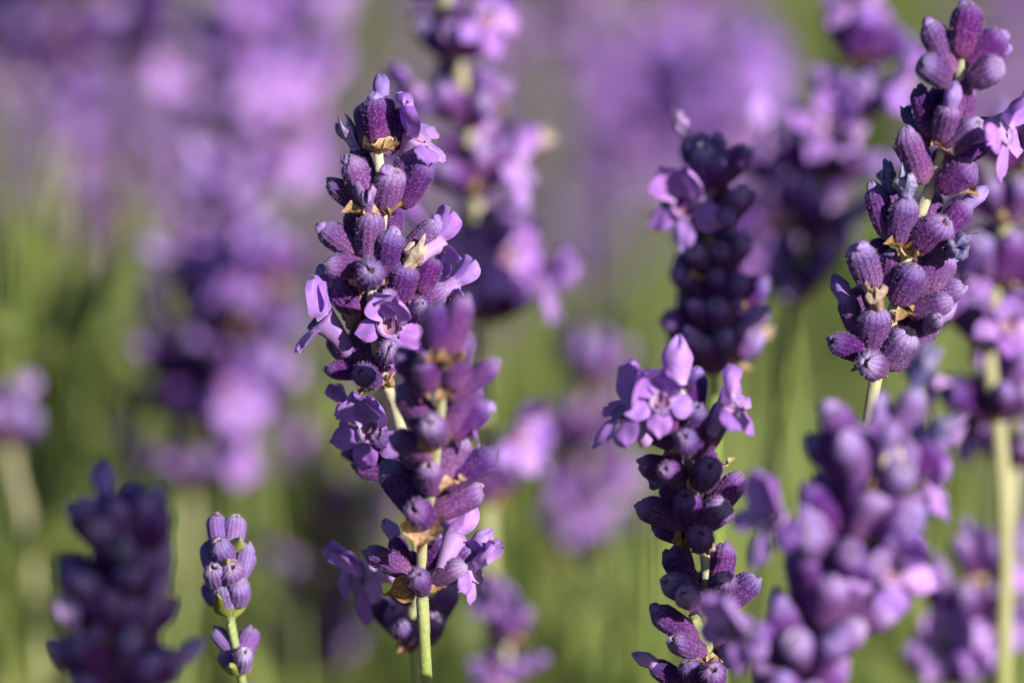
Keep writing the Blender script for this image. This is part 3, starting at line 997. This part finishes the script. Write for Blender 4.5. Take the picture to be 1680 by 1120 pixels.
soft('bright lilac blurred stalk standing over the dark and pale-flowered soft stalks',
     [(440, -90, -190), (430, 20, -192), (415, 150, -196), (405, 270, -200), (400, 420, -205)], [.05, .22, .40, .58, .76], 1.5, 4, .45, .3, 22)
soft('very blurred deep purple lavender head above broad green stems',
     [(110, -140, -200), (105, -20, -203), (98, 90, -207), (95, 220, -212)], [.1, .35, .6, .82], 1.6, 4, .3, .3, 23)
soft('very blurred pinkish lavender head beside the deep purple one above green stems',
     [(200, -120, -230), (205, 0, -233), (210, 130, -238)], [.2, .5, .8], 1.5, 4, .3, .3, 24)
soft('dark blurred lavender stalk between the bright lilac one and the pale-flowered one',
     [(365, 330, -150), (362, 390, -152), (358, 460, -155), (352, 560, -158)], [.08, .35, .62, .9], 1.3, 4, .05, .2, 25)
soft('blurred pale-flowered lavender stalk leaning above the small young stalk',
     [(424, 440, -135), (412, 500, -137), (385, 580, -140), (350, 670, -144), (320, 790, -148), (305, 960, -152)], [.04, .18, .34, .50, .68], 1.2, 4, .35, .3, 26)
soft('blurred lavender stalk with lilac lower flowers beside the pale-flowered one',
     [(285, 600, -150), (280, 660, -152), (275, 760, -156)], [.15, .5], 1.2, 3, .35, .2, 27)
soft('very blurred broad pink-lilac head in the field behind the lit-tipped stalk',
     [(1040, 110, -400), (1050, 190, -405), (1058, 290, -410), (1062, 420, -416)], [.16, .36, .56], 1.45, 4, .8, .2, 28)
soft('small very blurred lilac head just over the tip of the lit-tipped stalk',
     [(1190, 180, -280), (1188, 250, -283), (1185, 340, -287)], [.2, .55], 1.6, 4, .7, .2, 29)
soft('very blurred dull pink lavender head between lit-tipped and tilting stalks',
     [(1270, 330, -120), (1282, 400, -122), (1292, 520, -126)], [.15, .55], 1.4, 4, .3, .3, 30)
soft('very blurred dark purple lavender stalk in the green gap beside the shaded stalk',
     [(965, 590, -150), (962, 700, -153), (958, 820, -158), (955, 960, -163)], [.1, .35, .6, .85], 1.2, 4, .05, .2, 31)
soft('very blurred mauve lavender stalk low behind the small young one',
     [(535, 830, -180), (532, 920, -183), (528, 1020, -188), (525, 1130, -193)], [.1, .36, .62, .88], 1.3, 4, .1, .2, 32)
soft('blurred lavender stalk with a single brownish whorl on a pale green stem',
     [(5, 700, -120), (15, 740, -122), (24, 780, -124), (50, 900, -130), (72, 1130, -138)], [.06], 1.2, 4, .05, .2, 33, stem_r=1.1)
soft('very blurred mauve stalk dissolving into the field far beyond the lit-tipped one',
     [(1110, -80, -330), (1112, 20, -336), (1115, 140, -344)], [.3, .7], 1.4, 4, .1, .3, 34)
soft('very blurred grey-purple lavender stalk in the far field behind the tall pair',
     [(930, -60, -330), (925, 40, -336), (920, 160, -344)], [.3, .7], 1.4, 4, .1, .3, 35)

# unseen stalks added outside the frame to cast shade into it
def unP(p):
    q = p - CAM
    z = q.dot(FWD)
    k = z / FOC * MM / PXMM
    return (840 + q.dot(RIGHT) / k, 560 - q.dot(UP) / k, (FOC - z) / MM)


for k, (qx, qy, dd, word) in enumerate([(150, 790, .225, 'first'), (260, 800, .24, 'middle'), (205, 950, .255, 'hindmost')]):
    tp = P(qx, qy, 42) + to_sun * dd
    soft('%s unseen lavender stalk added on the sunny side to shade the dark one' % word, [unP(tp + Vector((0, 0, -h))) for h in (0, .02, .045, .07)], [.02, .18, .34, .50, .66, .82], 1.6, 5, .1, .3, 61 + k)
soft('unseen lavender stalk added on the sunny side of the dark blurred one to shade it', [(1960, 250, -4), (1955, 400, -5), (1950, 600, -7), (1950, 760, -9)], [.05, .25, .45, .65], 1.1, 4, .1, .3, 62)  # unseen too, added to darken the stalk behind the leaning one

# ------------------------------------------------------------------ rows of the field beyond: whole whorls
WH = []
soft_c = [calyx_mb(70 + i, 0, 8, 1, 5) for i in range(3)]
soft_b = bud_mb(5, 3.0 * MM, 1.2 * MM, CL - .8 * MM, 8, 4)
soft_p = [petal_mb(90 + i, 4.4 * MM, 4.0 * MM, .1, .1, 4, 3) for i in range(2)]
soft_k = bract_mb(77, n=5, k=4)
for v in range(6):
    r = random.Random(500 + v)
    mb = MB()
    for k in range(9):
        az = k / 9 * 6.283 + r.uniform(-.25, .25)
        el = math.radians(r.uniform(20, 68))
        o = Vector((math.cos(az), math.sin(az), 0))
        d = o * math.cos(el) + Vector((0, 0, math.sin(el)))
        a = o * .6 * MM + Vector((0, 0, r.uniform(-1, 1) * MM))
        m4 = frame(a, d, d.orthogonal(), 1, 1, r.uniform(.9, 1.1))
        mb.add(r.choice(soft_c), m4, 0)
        q = r.random()
        if q < .35:
            mb.add(soft_b, m4, 1)
        elif q < .65:
            for z in range(4):
                m5 = m4 @ Matrix.Translation((0, 0, CL)) @ Matrix.Rotation(z * 1.57 + r.random(), 4, 'Z') @ Matrix.Rotation(r.uniform(.4, 1.1), 4, 'X')
                mb.add(r.choice(soft_p), m5, 2)
    for k in range(2):
        az = r.random() * 6.28
        o = Vector((math.cos(az), math.sin(az), 0))
        mb.add(soft_k, frame(Vector((0, 0, -1 * MM)), Vector((0, 0, 1)), o + Vector((0, 0, .3))), 3)
    WH.append(mb.mesh('far_whorl_mesh', [M['calyx'], M['bud'], M['petal'], M['bract']]))

FST = []
for v in range(4):
    r = random.Random(900 + v)
    pts = [Vector((0, 0, 1)), Vector((r.uniform(-.006, .006), r.uniform(-.006, .006), .9)), Vector((r.uniform(-.02, .02), r.uniform(-.02, .02), .5)), Vector((0, 0, 0))]
    mbs = stem_mesh(pts, .0009, .0011, .08, 5, 0, 4)
    FST.append((mbs.mesh('far_stem_mesh', [M['stem']]), catmull(pts, 6)))

r = random.Random(77)
count = 0
for k in range(900):
    if count >= 64:
        break
    dist = .42 + 2.1 * r.random() ** 1.2
    px = r.uniform(-250, 1930)
    py = r.choice([r.uniform(-200, 150), r.uniform(-200, 300), r.uniform(100, 700)])
    if py > 150 and (-50 < px < 240 or 560 < px < 640 or 880 < px < 1060) and r.random() < .85:
        continue
    if 860 < px < 1420 and py < 130 and r.random() < .8:
        continue
    top = P(px, py, -dist * 1000)
    if not (.18 < top.z < .60):
        continue
    H = top.z
    st, path = FST[count % 4]
    e = link('lavender_stalk', None)
    e.location = (top.x, top.y, 0)
    e.rotation_euler = (0, 0, r.random() * 6.28)
    e['label'] = 'faint lavender stalk melted into the far blurred rows of the field'
    e['category'] = 'lavender'
    e['group'] = 'lavender stalks of the far rows'
    link('stem', st, e, Matrix.Diagonal((1, 1, H, 1)))
    nw = r.randint(4, 6)
    for i in range(nw):
        z = 1 - (.004 + i * r.uniform(.0085, .0105)) / H
        # path runs tip -> foot
        j = min(range(len(path)), key=lambda q: abs(path[q].z - z))
        p = path[j]
        s = r.uniform(.95, 1.25) * (.75 if i == 0 else 1)
        link('whorl', WH[r.randrange(6)], e, Matrix.Translation((p.x, p.y, z * H)) @ Matrix.Rotation(r.random() * 6.28, 4, 'Z') @ Matrix.Diagonal((s, s, s, 1)))
    count += 1

print('objects', len(bpy.data.objects), 'far stalks', count)
